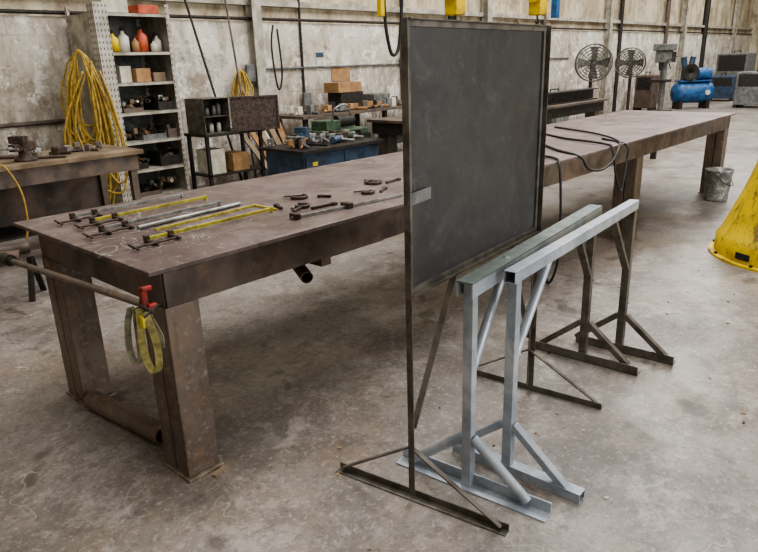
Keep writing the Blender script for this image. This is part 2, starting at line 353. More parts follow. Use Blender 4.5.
# ---------------------------------------------------------------- trestles
def trestle(p1,p2,h,foot1,foot2,chan,label):
    p1=V((*p1,0));p2=V((*p2,0)); d=(p2-p1).normalized(); sd=V((d.y,-d.x,0)); E=top('trestle_frame',label,'metal stand',(p1+p2)/2)
    Z=lambda z:V((0,0,z))
    if chan:
        rail=MB().bar(p1-d*.05+Z(h-.003),p2+d*.03+Z(h-.003),.066,.006)
        part(rail,'rail_top',M['silver_top'],E,'grey green weathered flat strip')
        for s in(-1,1): part(MB().bar(p1-d*.05+Z(h-.032)+sd*s*.030,p2+d*.03+Z(h-.032)+sd*s*.030,.006,.052),'rail_flange',M['silver'],E)
        rr=h-.006
    else:
        part(MB().hollow(p1-d*.045+Z(h-.024),p2+d*.02+Z(h-.024),.048,.048,.004),'top_rail',M['silver'],E,bev=.002); rr=h-.048
    for p,s,foot in((p1,1,foot1),(p2,-1,foot2)):
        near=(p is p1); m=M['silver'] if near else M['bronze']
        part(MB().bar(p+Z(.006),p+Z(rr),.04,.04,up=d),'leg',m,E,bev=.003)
        a=p+d*s*.018+Z(.50); b_=p+d*s*.30+Z(rr+.002)
        if near: part(MB().cyl(a,b_,.018),'corner_brace',M['silver'],E)
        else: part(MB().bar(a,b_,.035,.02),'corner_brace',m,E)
        f1=V((*foot[0],0));f2=V((*foot[1],0))
        fd=(f2-f1).normalized()
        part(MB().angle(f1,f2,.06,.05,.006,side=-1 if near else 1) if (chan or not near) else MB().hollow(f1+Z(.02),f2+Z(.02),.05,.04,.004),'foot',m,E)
        for f,q in((f1,-1),(f2,1)):
            e=p+fd*q*.25+Z(.03)
            if chan and near: part(MB().cyl(p+fd*q*.02+Z(.22),e,.02),'foot_brace',m,E)
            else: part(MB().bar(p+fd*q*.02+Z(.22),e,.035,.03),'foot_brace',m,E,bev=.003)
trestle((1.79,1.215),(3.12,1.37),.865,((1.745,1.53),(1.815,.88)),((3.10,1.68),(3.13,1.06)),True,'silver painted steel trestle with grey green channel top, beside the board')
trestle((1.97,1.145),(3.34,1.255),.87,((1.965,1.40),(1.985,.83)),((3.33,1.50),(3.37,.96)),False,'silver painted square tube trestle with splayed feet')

# ---------------------------------------------------------------- clamps on the table
def bar_clamp(x0,x1,y,m,label,tw=0):
    E=top('bar_clamp',label,'clamp',((x0+x1)/2,y,.92),'bar clamps on the welding table')
    z=.92
    part(MB().bar((x0,y,z+.016),(x1,y+tw,z+.016),.008,.016),'bar',m,E,bev=.002)
    part(MB().prism([(x0,y-.012,z),(x0+.022,y-.012,z),(x0+.022,y-.012,z+.032),(x0,y-.012,z+.032)],(0,.024,0)).prism([(x0,y-.012,z+.002),(x0+.02,y-.012,z+.002),(x0+.016,y-.09,z+.002),(x0+.006,y-.09,z+.002)],(0,0,.014)),'fixed_jaw',M['cast'],E,bev=.003)
    part(MB().box((x0+.12,y,z+.016),(.024,.024,.03)).prism([(x0+.109,y-.012,z+.004),(x0+.131,y-.012,z+.004),(x0+.125,y-.08,z+.004),(x0+.113,y-.08,z+.004)],(0,0,.012)),'sliding_jaw',M['cast'],E,bev=.003)
    part(MB().cyl((x0-.09,y-.075,z+.012),(x0+.1,y-.075,z+.014),.005),'screw',M['cast'],E)
    part(MB().cyl((x0-.085,y-.115,z+.012),(x0-.085,y-.035,z+.018),.005),'screw_handle',M['cast'],E)
    part(MB().box((x1,y+tw,z+.014),(.012,.02,.026)),'end_stop',m,E,bev=.002)
bar_clamp(1.22,1.84,3.15,M['chrome'],'slim bar clamp with bright silver bar and rusty cast jaws',.02)
bar_clamp(1.24,1.88,2.98,M['clampy'],'slim bar clamp with yellow bar and rusty cast jaws',.02)
bar_clamp(1.19,1.84,2.78,M['chrome'],'slim bar clamp with bright silver bar and rusty cast jaws',.03)
bar_clamp(1.22,1.90,2.44,M['clampy'],'slim bar clamp with yellow bar and rusty cast jaws',.02)
solo(MB().cyl((1.32,2.68,.930),(1.9,2.72,.930),.010),'steel_tube',M['chrome'],'bright steel tube lying between the clamps','metal tube')
E=top('yellow_bar_frame','slim u shaped yellow bar frame lying between the clamps','metal frame',(1.7,2.56,.92))
part(MB().bar((1.36,2.60,.925),(1.93,2.64,.925),.012,.010),'side_bar',M['clampy'],E)
part(MB().bar((1.936,2.47,.925),(1.936,2.645,.925),.012,.010),'end_bar',M['clampy'],E)
E=top('bar_clamp','long thin bright bar clamp lying near the table edge','clamp',(2.2,2.22,.92))
part(MB().bar((1.85,2.25,.93),(2.56,2.18,.93),.014,.01),'bar',M['chrome'],E)
part(MB().box((1.87,2.25,.935),(.03,.05,.028)),'fixed_jaw',M['cast'],E,bev=.004)
part(MB().box((2.18,2.22,.935),(.035,.06,.028)),'sliding_jaw',M['cast'],E,bev=.004)
def c_clamp(x,y,r,a=0,label='small dark cast c clamp lying on the table'):
    E=top('c_clamp',label,'clamp',(x,y,.92)); pts=[]
    for k in range(11):
        t=a+math.radians(40+28*k); pts.append((x+r*math.cos(t),y+r*math.sin(t),.930))
    part(MB().tube(pts,.009,8),'frame',M['cast'],E)
    c0=V((x+r*math.cos(a+.5),y+r*math.sin(a+.5),.931)); dd=V((math.cos(a-1.6),math.sin(a-1.6),0))
    part(MB().cyl(c0-dd*.06,c0+dd*.06,.006).cyl(c0+dd*.055-V((.02,.02,0)),c0+dd*.055+V((.02,.02,0)),.004),'screw',M['leg'],E)
c_clamp(2.20,2.60,.04,1); c_clamp(2.06,2.42,.035,2.2); c_clamp(2.74,2.56,.045,.3); c_clamp(2.5,2.38,.03,.9)
for (x,y,l,a) in((2.0,2.38,.10,.4),(2.12,2.33,.14,-.1),(2.6,2.36,.10,.5),(2.84,2.50,.12,.1),(1.98,2.5,.08,1.2),(2.3,2.5,.06,2)):
    d=V((math.cos(a),math.sin(a),0))*l/2; c=V((x,y,.927)); solo(MB().bar(c-d,c+d,.014,.014).box(c+d,(.03,.026,.014),a),'steel_offcut',M['cast'],'small dark steel offcut lying on the plate','metal scrap','steel offcuts on the table',.002)
# pipe clamp and straps on the corner
E=top('pipe_clamp','long pipe clamp with red jaw clamped beneath the table end','clamp',(.98,2.6,.75))
part(MB().cyl((.965,3.32,.75),(.985,2.06,.815),.014),'pipe',M['leg'],E)
part(MB().cyl((.965,3.38,.747),(.965,3.29,.752),.028).cyl((.965,3.29,.752),(.965,3.26,.753),.02),'tail_stop',M['dark'],E)
part(MB().box((.99,2.05,.84),(.024,.024,.075)).box((1.01,2.035,.805),(.035,.02,.02)).box((1.0,2.04,.872),(.04,.018,.018)),'jaw',M['red'],E,'red cast clamp jaw',.005)
part(MB().cyl((.97,1.95,.812),(.97,2.04,.815),.007).cyl((.94,1.965,.80),(1.0,1.965,.83),.005),'screw_handle',M['dark'],E)
solo(MB().ribbon([(.962,2.10,.80),(.950,2.115,.74),(.945,2.125,.66),(.946,2.118,.60),(.954,2.105,.578),(.964,2.09,.60),(.966,2.082,.68),(.966,2.078,.76),(.970,2.08,.80)],.024,.003,(.9,-.35,.1)),'ratchet_strap',M['strap'],'limp grey webbing strap loop hanging from the clamp','strap')
solo(MB().ribbon([(.975,2.065,.80),(.965,2.052,.74),(.958,2.045,.67),(.962,2.035,.60),(.972,2.015,.565),(.984,2.0,.585),(.988,1.998,.66),(.984,2.01,.73),(.98,2.035,.79)],.026,.003,(.75,-.6,.2)),'ratchet_strap',M['strapy'],'limp khaki yellow webbing strap loop hanging from the clamp','strap')
solo(MB().ribbon([(.990,2.04,.80),(.998,2.02,.75),(1.008,2.0,.70),(1.004,1.995,.655)],.02,.003,(.6,-.8,0)),'ratchet_strap',M['strap'],'loose grey strap tail hanging from the clamp','strap')
solo(MB().box((.972,2.04,.755),(.02,.026,.045)),'ratchet_buckle',M['label'],'small yellow ratchet buckle on the strap','buckle',bev=.004)
# cables over table edge
solo(MB().tube([(4.6,3.0,.93),(4.4,2.6,.93),(4.2,2.3,.93),(4.1,2.1,.93),(4.02,2.03,.90),(3.98,1.99,.75),(3.97,1.97,.45),(3.99,1.99,.2),(4.1,2.1,.02),(4.4,2.3,.012)],.009,sub=6),'power_cable',M['black'],'thin black cable draped over the table edge to the floor','cable')
solo(MB().tube([(6.0,3.1,.93),(5.6,2.5,.935),(5.2,2.13,.935),(5.0,2.03,.91),(4.8,1.99,.83),(4.6,1.99,.79),(4.4,2.0,.83),(4.35,2.04,.915),(4.5,2.3,.93),(4.9,2.7,.93)],.009,sub=6),'power_cable',M['black'],'thin black cable looping over the table edge','cable')
solo(MB().tube([(5.5,3.0,.93),(5.2,2.6,.93),(4.95,2.12,.935),(4.88,2.03,.90),(4.86,1.98,.72),(4.92,1.96,.58),(5.0,1.97,.66),(5.1,2.0,.8),(5.15,2.03,.91),(5.3,2.3,.93)],.009,sub=6),'power_cable',M['black'],'thin black cable looping over the table edge','cable')

# ---------------------------------------------------------------- bucket
bx,by=7.83,2.02
E=top('metal_bucket','splattered grey metal bucket standing by the table leg','bucket',(bx,by,0))
k=.92
part(MB().lathe((bx,by,0),[(0,0),(.125*k,0),(.13*k,.02),(.155*k,.33),(.162*k,.335),(.162*k,.35),(.15*k,.345),(.122*k,.03),(0,.03)]),'bucket_body',M['galv'],E)
part(MB().tube([(bx-.15,by,.31),(bx-.13,by-.1,.22),(bx,by-.155,.18),(bx+.13,by-.1,.22),(bx+.15,by,.31)],.004,sub=5),'handle',M['dark'],E)
# ---------------------------------------------------------------- yellow pedestal
cx,cy=5.95,.86
E=top('yellow_pedestal','scuffed yellow painted flared steel column base','column base',(cx,cy,0))
part(MB().lathe((cx,cy,0),[(0,0),(.66,0),(.66,.018),(.58,.02),(0,.02)],48,smooth=False),'base_flange',M['yellowb'],E,'worn flat yellow floor flange')
part(MB().lathe((cx,cy,0),[(.62,.02),(.615,.15),(.59,.18),(.53,.34),(.46,.52),(.40,.72),(.36,.95),(.34,1.35),(.2,1.38),(.12,1.39)],48),'flared_body',M['yellowb'],E)
part(MB().cyl((cx,cy,1.38),(cx,cy,6.95),.12,n=24),'column',M['yellow'],E)
part(MB().box((cx-.547,cy+.285,.075),(.02,.12,.05),rz=-.48),'slot',M['black'],E,'dark opening in the skirt')
for k in range(10):
    t=2*math.pi*k/10+.3; part(MB().cyl((cx+.64*math.cos(t),cy+.64*math.sin(t),.018),(cx+.64*math.cos(t),cy+.64*math.sin(t),.035),.014,n=6),'bolt',M['dark'],E)

# ---------------------------------------------------------------- shelving unit
SX0,SX1,SY0,SY1=3.42,4.32,7.2,7.9
E=top('shelving_unit','off white slotted steel shelving unit against the wall','shelf',((SX0+SX1)/2,(SY0+SY1)/2,0))
for sx,q in((SX0,1),(SX1,-1)):
    for sy,r in((SY0,1),(SY1,-1)):
        wd=.15 if (sx==SX0 and sy==SY0) else .05
        mb=MB().prism([(sx,sy,0),(sx+q*wd,sy,0),(sx+q*wd,sy+r*.003,0),(sx+q*.003,sy+r*.003,0),(sx+q*.003,sy+r*wd,0),(sx,sy+r*wd,0)],(0,0,2.3))
        part(mb,'post',M['perf'],E)
for z in(.14,.47,.8,1.13,1.46,1.79,2.2):
    part(MB().bb((SX0+.004,SY0+.004,z-.004),(SX1-.004,SY1-.004,z)).bb((SX0+.004,SY0+.004,z-.035),(SX1-.004,SY0+.008,z)),'shelf_board',M['shelf'],E)
part(MB().bb((SX0+.004,SY0+.05,0.02),(SX0+.008,SY1-.05,2.2)),'side_panel',M['shelf'],E)
part(MB().bb((SX0+.05,SY1-.01,0.02),(SX1-.05,SY1-.006,2.2)),'back_panel',M['grey'],E)
part(MB().bb((SX1-.008,SY0+.05,0.02),(SX1-.004,SY1-.05,2.2)),'side_panel',M['shelf'],E)
def jug(x,y,z,m,label,h=.22,r=.06):
    E=top('plastic_jug',label,'bottle',(x,y,z))
    part(MB().lathe((x,y,z),[(0,0),(r,0),(r,h*.7),(r*.35,h*.88),(r*.3,h),(0,h)],16),'bottle_body',m,E)
    part(MB().cyl((x,y,z+h),(x,y,z+h+.03),r*.36,n=12),'cap',M['dark'],E)
jug(3.66,7.34,1.79,M['yellow'],'yellow plastic jug on the upper shelf',.2); jug(3.79,7.36,1.79,M['white'],'white plastic jug on the upper shelf',.23,.065); jug(3.90,7.30,1.79,M['card'],'brown bottle on the upper shelf',.15,.04)
jug(4.02,7.37,1.79,M['orange'],'orange red plastic bottle on the upper shelf',.25,.07); jug(4.13,7.3,1.79,M['gwhite'],'small white bottle on the upper shelf',.12,.04); jug(4.22,7.38,1.79,M['gwhite'],'white bottle on the upper shelf',.18,.05)
def carton(x0,y0,z,w,d,h,m='card',label='brown cardboard carton on the shelf',rz=0,group=None):
    E=top('carton',label,'box',(x0,y0,z),group)
    part(MB().box((x0,y0,z+h/2),(w,d,h),rz),'box_body',M[m],E,bev=.003)
    part(MB().box((x0,y0,z+h+.001),(w*.98,.05,.002),rz),'tape',M['tan'],E)
G='cartons and bins on the shelving'
carton(3.92,7.4,1.46,.2,.25,.15,label='small brown cardboard carton on the shelf',rz=.15,group=G); carton(4.15,7.4,1.46,.15,.25,.1,'tan','tan box on the shelf',-.1,group=G)
carton(3.72,7.42,1.46,.14,.25,.18,'gwhite','pale box on the shelf',.1,group=G)
carton(3.75,7.5,2.2,.3,.3,.16,'gwhite','white sack box on top of the shelving'); carton(4.12,7.45,2.2,.25,.3,.1,'orange','faded orange box on top of the shelving')
def bin_(x,y,z,w,d,h,m,label):
    mb=MB().bb((x-w/2,y-d/2,z),(x+w/2,y+d/2,z+.006))
    for sx in(-1,1): mb.bb((x+sx*w/2-.003,y-d/2,z),(x+sx*w/2+.003,y+d/2,z+h))
    mb.bb((x-w/2,y-d/2-.003,z),(x+w/2,y-d/2+.003,z+h*.7)).bb((x-w/2,y+d/2-.003,z),(x+w/2,y+d/2+.003,z+h))
    solo(mb,'parts_bin',M[m],label,'bin','parts bins on the shelving')
for i,(x,z,m,h,w) in enumerate(((3.74,1.13,'rail',.07,.24),(4.15,1.13,'dark',.14,.18),(3.96,.8,'grey',.09,.3),(4.2,.8,'rail',.15,.12),(3.72,.47,'dark',.1,.2),(4.12,.47,'dark',.17,.26),(3.8,.14,'rail',.08,.3))):
    bin_(x,7.40,z,w,.3,h,m,{'dark':'dark metal parts bin on a shelf','rail':'brown rusty parts bin on a shelf','grey':'grey parts bin on a shelf'}[m])
for z in(1.13,.8,.47,.14):
    for k in range(15):
        x=3.62+.046*k+random.uniform(-.02,.02); a=random.uniform(0,3); l=random.uniform(.07,.17); d=V((math.cos(a)*.35,math.sin(a),random.uniform(-.1,.5)))*l
        c=V((x,random.uniform(7.3,7.5),z+.045+random.uniform(0,.09))); solo(MB().cyl(c-d*.5,c+d*.5,random.uniform(.012,.028),.014,n=10).box(c+d*.5,(random.uniform(.03,.07),.05,random.uniform(.03,.07)),a),'machine_part',M[random.choice(['grey','chrome','card','gwhite','rail','tan','cast','dark'])],'small loose machine part piled on a shelf','machine part','loose parts on the shelves')

# hose coils
def coil(c,dirx,a,b_,n,r,name,label,m,seed,drop=.25):
    rnd=random.Random(seed); dirx=V(dirx).normalized(); nn=V((dirx.y,-dirx.x,0)); mb=MB(); pts=[]
    for k in range(n):
        aa=a*(.45+.6*rnd.random()); bb=b_*(.6+drop*3*rnd.random()); o=rnd.uniform(-.07,.07); tl=rnd.uniform(-.16,.12)
        for j in range(16):
            t=2*math.pi*j/16
            pts.append(V(c)+dirx*(aa*math.sin(t)*(1-.35*math.cos(t))+tl*(1-math.cos(t))*.5+rnd.uniform(-.012,.012))+V((0,0,bb*(math.cos(t)-1)+rnd.uniform(-.015,.015)))+nn*(o*math.sin(t/2)))
    mb.tube(pts,r,6,sub=3)
    solo(mb,name,m,label,'hose')
coil((3.22,7.27,1.80),(.67,-.74,0),.23,.56,18,.012,'air_hose_coil','thick tangled bundle of yellow hose hanging beside the shelving',M['hose'],3,.36)
solo(MB().tube([(3.3,7.2,1.7),(3.1,7.3,1.2),(3.08,7.35,.7),(3.2,7.2,.35),(3.38,7.05,.3),(3.44,7.04,.8),(3.36,7.1,1.5)],.012,sub=8),'air_hose',M['hose'],'loose yellow hose loop hanging below the coil','hose')
solo(MB().tube([(3.3,7.18,1.7),(3.24,7.16,1.2),(3.27,7.14,.6),(3.36,7.06,.38),(3.45,6.98,.6),(3.40,7.03,1.2),(3.34,7.1,1.6)],.012,sub=8),'air_hose',M['hose'],'narrow yellow hose loop hanging below the coil','hose')
solo(MB().tube([(3.2,7.2,1.6),(3.0,7.35,1.1),(2.95,7.4,.7),(3.0,7.35,.4),(3.2,7.1,.1),(3.45,6.9,.016),(3.8,6.8,.016)],.012,sub=8),'air_hose',M['hose'],'loose yellow hose end trailing to the floor','hose')
coil((5.72,7.85,1.55),(1,-.1,0),.10,.18,7,.012,'air_hose_coil','small yellow hose coil hanging on the wall',M['hose'],5,.2)
solo(MB().tube([(6.35,7.82,2.15),(6.28,7.80,1.9),(6.3,7.80,1.5),(6.36,7.8,1.25),(6.44,7.80,1.5),(6.42,7.82,2.1)],.014,sub=8),'air_hose',M['black'],'black air hose looped on the wall','hose')
solo(MB().cyl((5.2,7.3,.015),(4.98,7.92,2.55),.016),'steel_pole',M['dark'],'long dark steel pole leaning on the wall','pole')
solo(MB().cyl((5.5,7.4,.015),(5.62,7.92,2.6),.014),'steel_pole',M['rail'],'long brown steel pole leaning on the wall','pole')

# ---------------------------------------------------------------- open cabinet on stand
E=top('tool_cabinet','small dark steel cabinet with open door on a stand','cabinet',(4.75,7.1,0))
mb=MB().bb((4.44,6.9,.82),(4.444,7.3,1.24)).bb((4.80,6.9,.82),(4.804,7.3,1.24)).bb((4.44,6.9,.82),(4.804,7.3,.826)).bb((4.44,6.9,1.234),(4.804,7.3,1.24)).bb((4.44,7.296,.82),(4.804,7.3,1.24)).bb((4.445,6.92,1.02),(4.80,7.3,1.026))
part(mb,'body',M['bronze'],E); 
R=Matrix.Rotation(-.45,3,'Z'); hinge=V((4.81,6.895,1.035))
dp=part(MB().box(hinge+R@V((.31,0,0)),(.60,.008,.42),-.45).box(hinge+R@V((.31,-.012,.2)),(.60,.02,.02),-.45).box(hinge+R@V((.31,-.012,-.2)),(.60,.02,.02),-.45).box(hinge+R@V((.605,-.012,0)),(.02,.02,.42),-.45),'door',M['cast'],E,'dark brown steel door swung wide open')
part(MB().bb((4.40,6.85,.79),(5.3,7.35,.82)),'stand_top',M['dark'],E)
for x in(4.44,5.25):
    for y in(6.9,7.3): part(MB().bb((x-.02,y-.02,0),(x+.02,y+.02,.79)),'leg',M['dark'],E)
part(MB().bb((4.42,6.88,.3),(5.27,7.32,.32)),'lower_shelf',M['dark'],E)
for x,z in((4.5,1.026),(4.58,1.026),(4.68,1.026),(4.75,1.026),(4.51,.826),(4.62,.826),(4.73,.826)):
    h=random.uniform(.1,.15); solo(MB().lathe((x,7.05,z),[(0,0),(.03,0),(.03,h*.85),(.014,h),(0,h)],12),'spray_can',M[random.choice(['white','gwhite','dark','grey'])],'small spray can inside the open cabinet','can','spray cans in the cabinet')
carton(4.6,7.1,.32,.22,.3,.3,'gwhite','white box on the cabinet stand shelf'); carton(4.95,7.1,.32,.25,.3,.22,label='brown carton on the cabinet stand shelf')
for i in range(7): solo(MB().bar((5.45+i*.1,6.75+.04*i,.02),(5.35+i*.13,7.6,.85+.10*(i%3)),.09,.02),'wood_board',M[('tan','card','tan','gwhite','tan','card','tan')[i]],'worn timber board leaning by the cabinet stand','board','boards leaning by the stand')

# ---------------------------------------------------------------- left workbench
E=top('workbench','long wooden topped steel workbench by the wall','workbench',(1.2,6.0,0))
part(MB().bb((-.6,5.65,.86),(2.95,6.45,.90)),'worktop',M['tan'],E,bev=.004)
part(MB().bb((-.55,5.68,.72),(2.9,5.69,.86)),'apron',M['rail'],E)
for x in(-.5,1.2,2.85):
    for y in(5.72,6.38): part(MB().bb((x-.03,y-.03,0),(x+.03,y+.03,.86)),'leg',M['rail'],E)
part(MB().bb((-.5,5.9,.25),(2.85,6.4,.27)),'lower_shelf',M['dark'],E)
part(MB().bb((-.5,6.4,.27),(2.85,6.41,.86)),'back_sheet',M['rail'],E)
def vise(x,y,z,m,label,rz=0):
    E=top('bench_vise',label,'vise',(x,y,z)); o=V((x,y,z)); R=Matrix.Rotation(rz,3,'Z'); q=lambda a,b,c:o+R@V((a,b,c))
    part(MB().lathe(o,[(0,0),(.09,0),(.09,.02),(.05,.04),(.05,.08),(0,.08)],16).box(q(.03,0,.12),(.16,.07,.08),rz).box(q(-.03,0,.18),(.03,.14,.06),rz),'body',m,E,bev=.006)
    part(MB().box(q(-.1,0,.12),(.1,.06,.06),rz).box(q(-.07,0,.18),(.03,.14,.06),rz),'jaw',m,E,bev=.006)
    part(MB().cyl(q(-.2,0,.12),q(-.12,0,.12),.014).cyl(q(-.19,-.09,.12),q(-.19,.09,.12),.008),'handle',M['chrome'],E)
vise(2.0,5.85,.9,M['cast'],'dark bench vise mounted on the wooden worktop',.6)
for i in range(18):
    x=1.4+.08*i+random.uniform(-.05,.05); y=random.uniform(5.75,6.3); a=random.uniform(0,3); l=random.uniform(.12,.35); d=V((math.cos(a),math.sin(a),0))*l/2; c=V((x,y,.915))
    if 1.85<x<2.15: y=6.2; c.y=6.2
    mb=MB().cyl(c-d,c+d,.014,n=10)
    mb.box(c+d*.8+V((0,0,.015)),(.06,.05,.06),a)
    solo(mb,'hand_tool',M[random.choice(['dark','leg','cast','rail','chrome'])],'worn iron hand tool on the wooden worktop','tool','tools on the wooden workbench',.003)
solo(MB().tube([(1.6,5.95,.912),(1.7,5.75,.912),(1.75,5.62,.90),(1.82,5.58,.7),(1.83,5.6,.45),(1.8,5.62,.3)],.008,sub=6),'extension_cord',M['hose'],'thin pale yellow cord hanging over the worktop edge','cord')
# low pipe rack
E=top('pipe_rack','low rusty steel rack carrying pipe ends','rack',(1.35,5.0,0))
for x in(1.0,1.6): part(MB().bar((x-.08,4.9,.0),(x,5.0,.32),.04,.02).bar((x+.08,5.1,.0),(x,5.0,.32),.04,.02),'rack_leg',M['dark'],E)
part(MB().bar((.6,5.0,.33),(1.7,5.0,.33),.05,.03),'crossbar',M['rail'],E)
solo(MB().pipe((.7,5.07,.395),(1.45,4.72,.395),.05,.006),'steel_pipe',M['leg'],'rusty steel pipe lying across the low rack','pipe')
solo(MB().pipe((.4,5.3,.39),(1.6,4.97,.39),.04,.006),'steel_pipe',M['rail'],'brown steel pipe lying across the low rack','pipe')

# ---------------------------------------------------------------- blue bench
E=top('steel_bench','dark blue steel cabinet bench with cluttered top','workbench',(4.95,5.35,0))
part(MB().bb((4.3,4.98,.73),(5.55,5.7,.76)),'worktop',M['dark'],E)
part(MB().bb((4.36,5.04,.08),(5.5,5.66,.73)),'cabinet_body',M['teal'],E,bev=.004)
for i in range(2):
    x0=4.38+i*.56; dr=part(MB().bb((x0,5.025,.1),(x0+.54,5.04,.70)),'cabinet_door',M['teal'],E,bev=.003)
    part(MB().bar((x0+.4,5.012,.5),(x0+.48,5.012,.5),.015,.012),'handle',M['chrome'],dr)
part(MB().bb((4.46,5.015,.59),(4.53,5.024,.63)),'name_plate',M['label'],E,'small yellow label')
for x in(4.4,5.45): part(MB().bb((x-.03,5.1,0),(x+.03,5.6,.08)),'skid',M['dark'],E)
vise(4.6,5.3,.76,M['teal'],'blue bench vise on the steel bench',.5)
def grinder(x,y,z,m,label,rz=0):
    E=top('angle_grinder',label,'power tool',(x,y,z)); o=V((x,y,z)); R=Matrix.Rotation(rz,3,'Z'); q=lambda a,b,c:o+R@V((a,b,c))
    part(MB().cyl(q(-.12,0,.045),q(.05,0,.045),.034,.04),'motor_body',m,E); part(MB().cyl(q(.05,0,.045),q(.13,0,.045),.035,.028).cyl(q(.11,0,.02),q(.11,0,.06),.03),'gear_head',M['chrome'],E)
    part(MB().cyl(q(.11,0,.004),q(.11,0,.012),.06),'disc',M['dark'],E)
grinder(5.0,5.2,.76,M['teal'],'blue angle grinder on the steel bench',.4); grinder(5.25,5.35,.76,M['green'],'green angle grinder on the steel bench',2)
for i in range(26):
    x=4.36+.045*i; y=random.uniform(5.06,5.62); a=random.uniform(0,3); l=random.uniform(.1,.3); d=V((math.cos(a),math.sin(a),random.uniform(0,.3)))*l/2; c=V((x,y,.795))
    solo(MB().cyl(c-d,c+d,.014,n=10).box(c+d*.8+V((0,0,.015)),(.05,.06,.07),a),'hand_tool',M[random.choice(['dark','leg','chrome','grey','card','cast'])],'small metal tool piled on the steel bench','tool','tools on the steel bench',.003)

# ---------------------------------------------------------------- second heavy table
E=top('steel_layout_table','second heavy dark steel table behind the welding table','table',(7.8,4.8,0))
part(MB().bb((5.7,4.3,.92),(10.0,5.4,.95)),'tabletop',M['rail'],E)
for a_,b_ in(((5.75,4.34,.78),(9.95,4.36,.92)),((5.75,5.34,.78),(9.95,5.36,.92)),((9.93,4.36,.78),(9.95,5.34,.92)),((5.75,4.36,.78),(5.77,5.34,.92))): part(MB().bb(a_,b_),'side_rail',M['dark'],E)
for x in(5.9,7.9,9.8):
    for y in(4.45,5.25): part(MB().bb((x-.08,y-.08,0),(x+.08,y+.08,.92)),'leg',M['rail'],E)
solo(MB().bb((7.9,4.5,.96),(9.9,4.54,1.1)).bb((7.9,4.42,1.1),(9.9,4.62,1.115)).bb((7.9,4.42,.95),(9.9,4.62,.965)),'steel_beam',M['dark'],'dark steel beam lying on the heavy table','beam')
solo(MB().bar((8.9,3.6,.60),(10.6,3.7,.60),.1,.1).bar((9,3.6,0),(9,3.6,.56),.08,.06).bar((10.5,3.7,0),(10.5,3.7,.56),.08,.06),'saw_horse',M['dark'],'dark steel support stand behind the table','stand')

# ---------------------------------------------------------------- back wall bench
E=top('wall_bench','steel workbench along the block wall','workbench',(7.6,7.4,0))
part(MB().bb((6.1,7.0,.86),(9.6,7.8,.9)),'worktop',M['rail'],E)
for x in(6.2,7.9,9.5):
    for y in(7.08,7.7): part(MB().bb((x-.03,y-.03,0),(x+.03,y+.03,.86)),'leg',M['dark'],E)
part(MB().bb((6.15,7.1,.3),(9.55,7.75,.33)),'lower_shelf',M['dark'],E)
carton(7.5,7.55,.9,.5,.3,.26,'dark','dark steel box on the wall bench'); carton(7.45,7.55,1.162,.58,.3,.15,'card','open brown cardboard carton on the dark box',.1)
carton(8.15,7.5,.9,.4,.3,.2,'grey','grey box on the wall bench'); 
for i in range(30):
    x=6.25+.11*i; y=random.uniform(7.15,7.6); a=random.uniform(0,3); l=random.uniform(.15,.4)
    if 7.1<x<8.4: y=7.2
    d=V((math.cos(a),math.sin(a),0))*l/2; c=V((x,y,.925)); solo(MB().cyl(c-d,c+d,.024,n=10).box(c+V((0,0,.04)),(.1,.08,random.uniform(.06,.16)),a),'hand_tool',M[random.choice(['dark','leg','grey','cast','card','gwhite'])],'small machine part stored on the wall bench','tool','clutter on the wall bench',.003)
# green machine
E=top('green_machine','small dull green bench machine with dark motor','machine',(6.0,6.2,0))
part(MB().bb((5.6,6.0,0),(6.4,6.5,.7)),'stand',M['dark'],E); part(MB().bb((5.62,6.02,.7),(6.38,6.48,.78)).bb((5.7,6.1,.78),(5.95,6.4,.9)),'housing',M['green'],E,bev=.01)
part(MB().cyl((6.0,6.25,.87),(6.3,6.25,.87),.08),'motor',M['dark'],E)
part(MB().tube([(5.8,6.1,.9),(5.75,6.0,1.05),(5.9,5.95,1.1),(6.1,6.05,.95)],.012,sub=6),'lever',M['chrome'],E)

# signs on wall
solo(MB().bb((7.3,WY-.012,1.5),(7.48,WY-.002,1.78)),'wall_notice',M['white'],'small white paper notice fixed to the wall','notice')
solo(MB().bb((7.31,WY-.02,1.70),(7.47,WY-.013,1.77)),'wall_notice',M['teal'],'small blue notice fixed to the wall','notice')
solo(MB().box((7.85,WY-.01,1.42),(.42,.012,.22),R=Matrix.Rotation(.08,3,'Y')),'cardboard_sheet',M['card'],'torn brown cardboard piece fixed to the wall','cardboard')

# ---------------------------------------------------------------- hoists
def hoist(x,y,z,label,s=1):
    E=top('chain_hoist',label,'hoist',(x,y,z))
    part(MB().bb((x-.1*s,y-.1*s,z),(x+.1*s,y+.1*s,z+.4)).cyl((x-.18*s,y,z+.22),(x+.18*s,y,z+.22),.11*s),'body',M['yellow'],E,bev=.01)
    part(MB().cyl((x,y,z+.4),(x,y,7.0),.012),'suspension_rod',M['dark'],E)
    part(MB().tube([(x,y,z),(x,y,z-.03),(x+.03,y,z-.06),(x,y,z-.09),(x-.03,y,z-.07)],.01,sub=4),'hook',M['dark'],E)
hoist(5.54,4.0,2.01,'yellow chain hoist hanging above the heavy table',.75); hoist(7.25,4.05,2.06,'yellow chain hoist with dark pendant hanging overhead',.8)
solo(MB().bb((4.53,4.07,1.98),(4.58,4.12,2.18)).cyl((4.555,4.095,2.18),(4.555,4.095,7.0),.009),'hoist_pendant',M['yellow'],'yellow hoist pendant hanging on a cable near the board','controller',bev=.006)
solo(MB().bb((7.42,3.9,2.03),(7.50,3.97,2.28)).cyl((7.46,3.935,2.28),(7.46,3.935,7.0),.01),'pendant_control',M['blue'],'blue hoist pendant control hanging on a cable','controller')
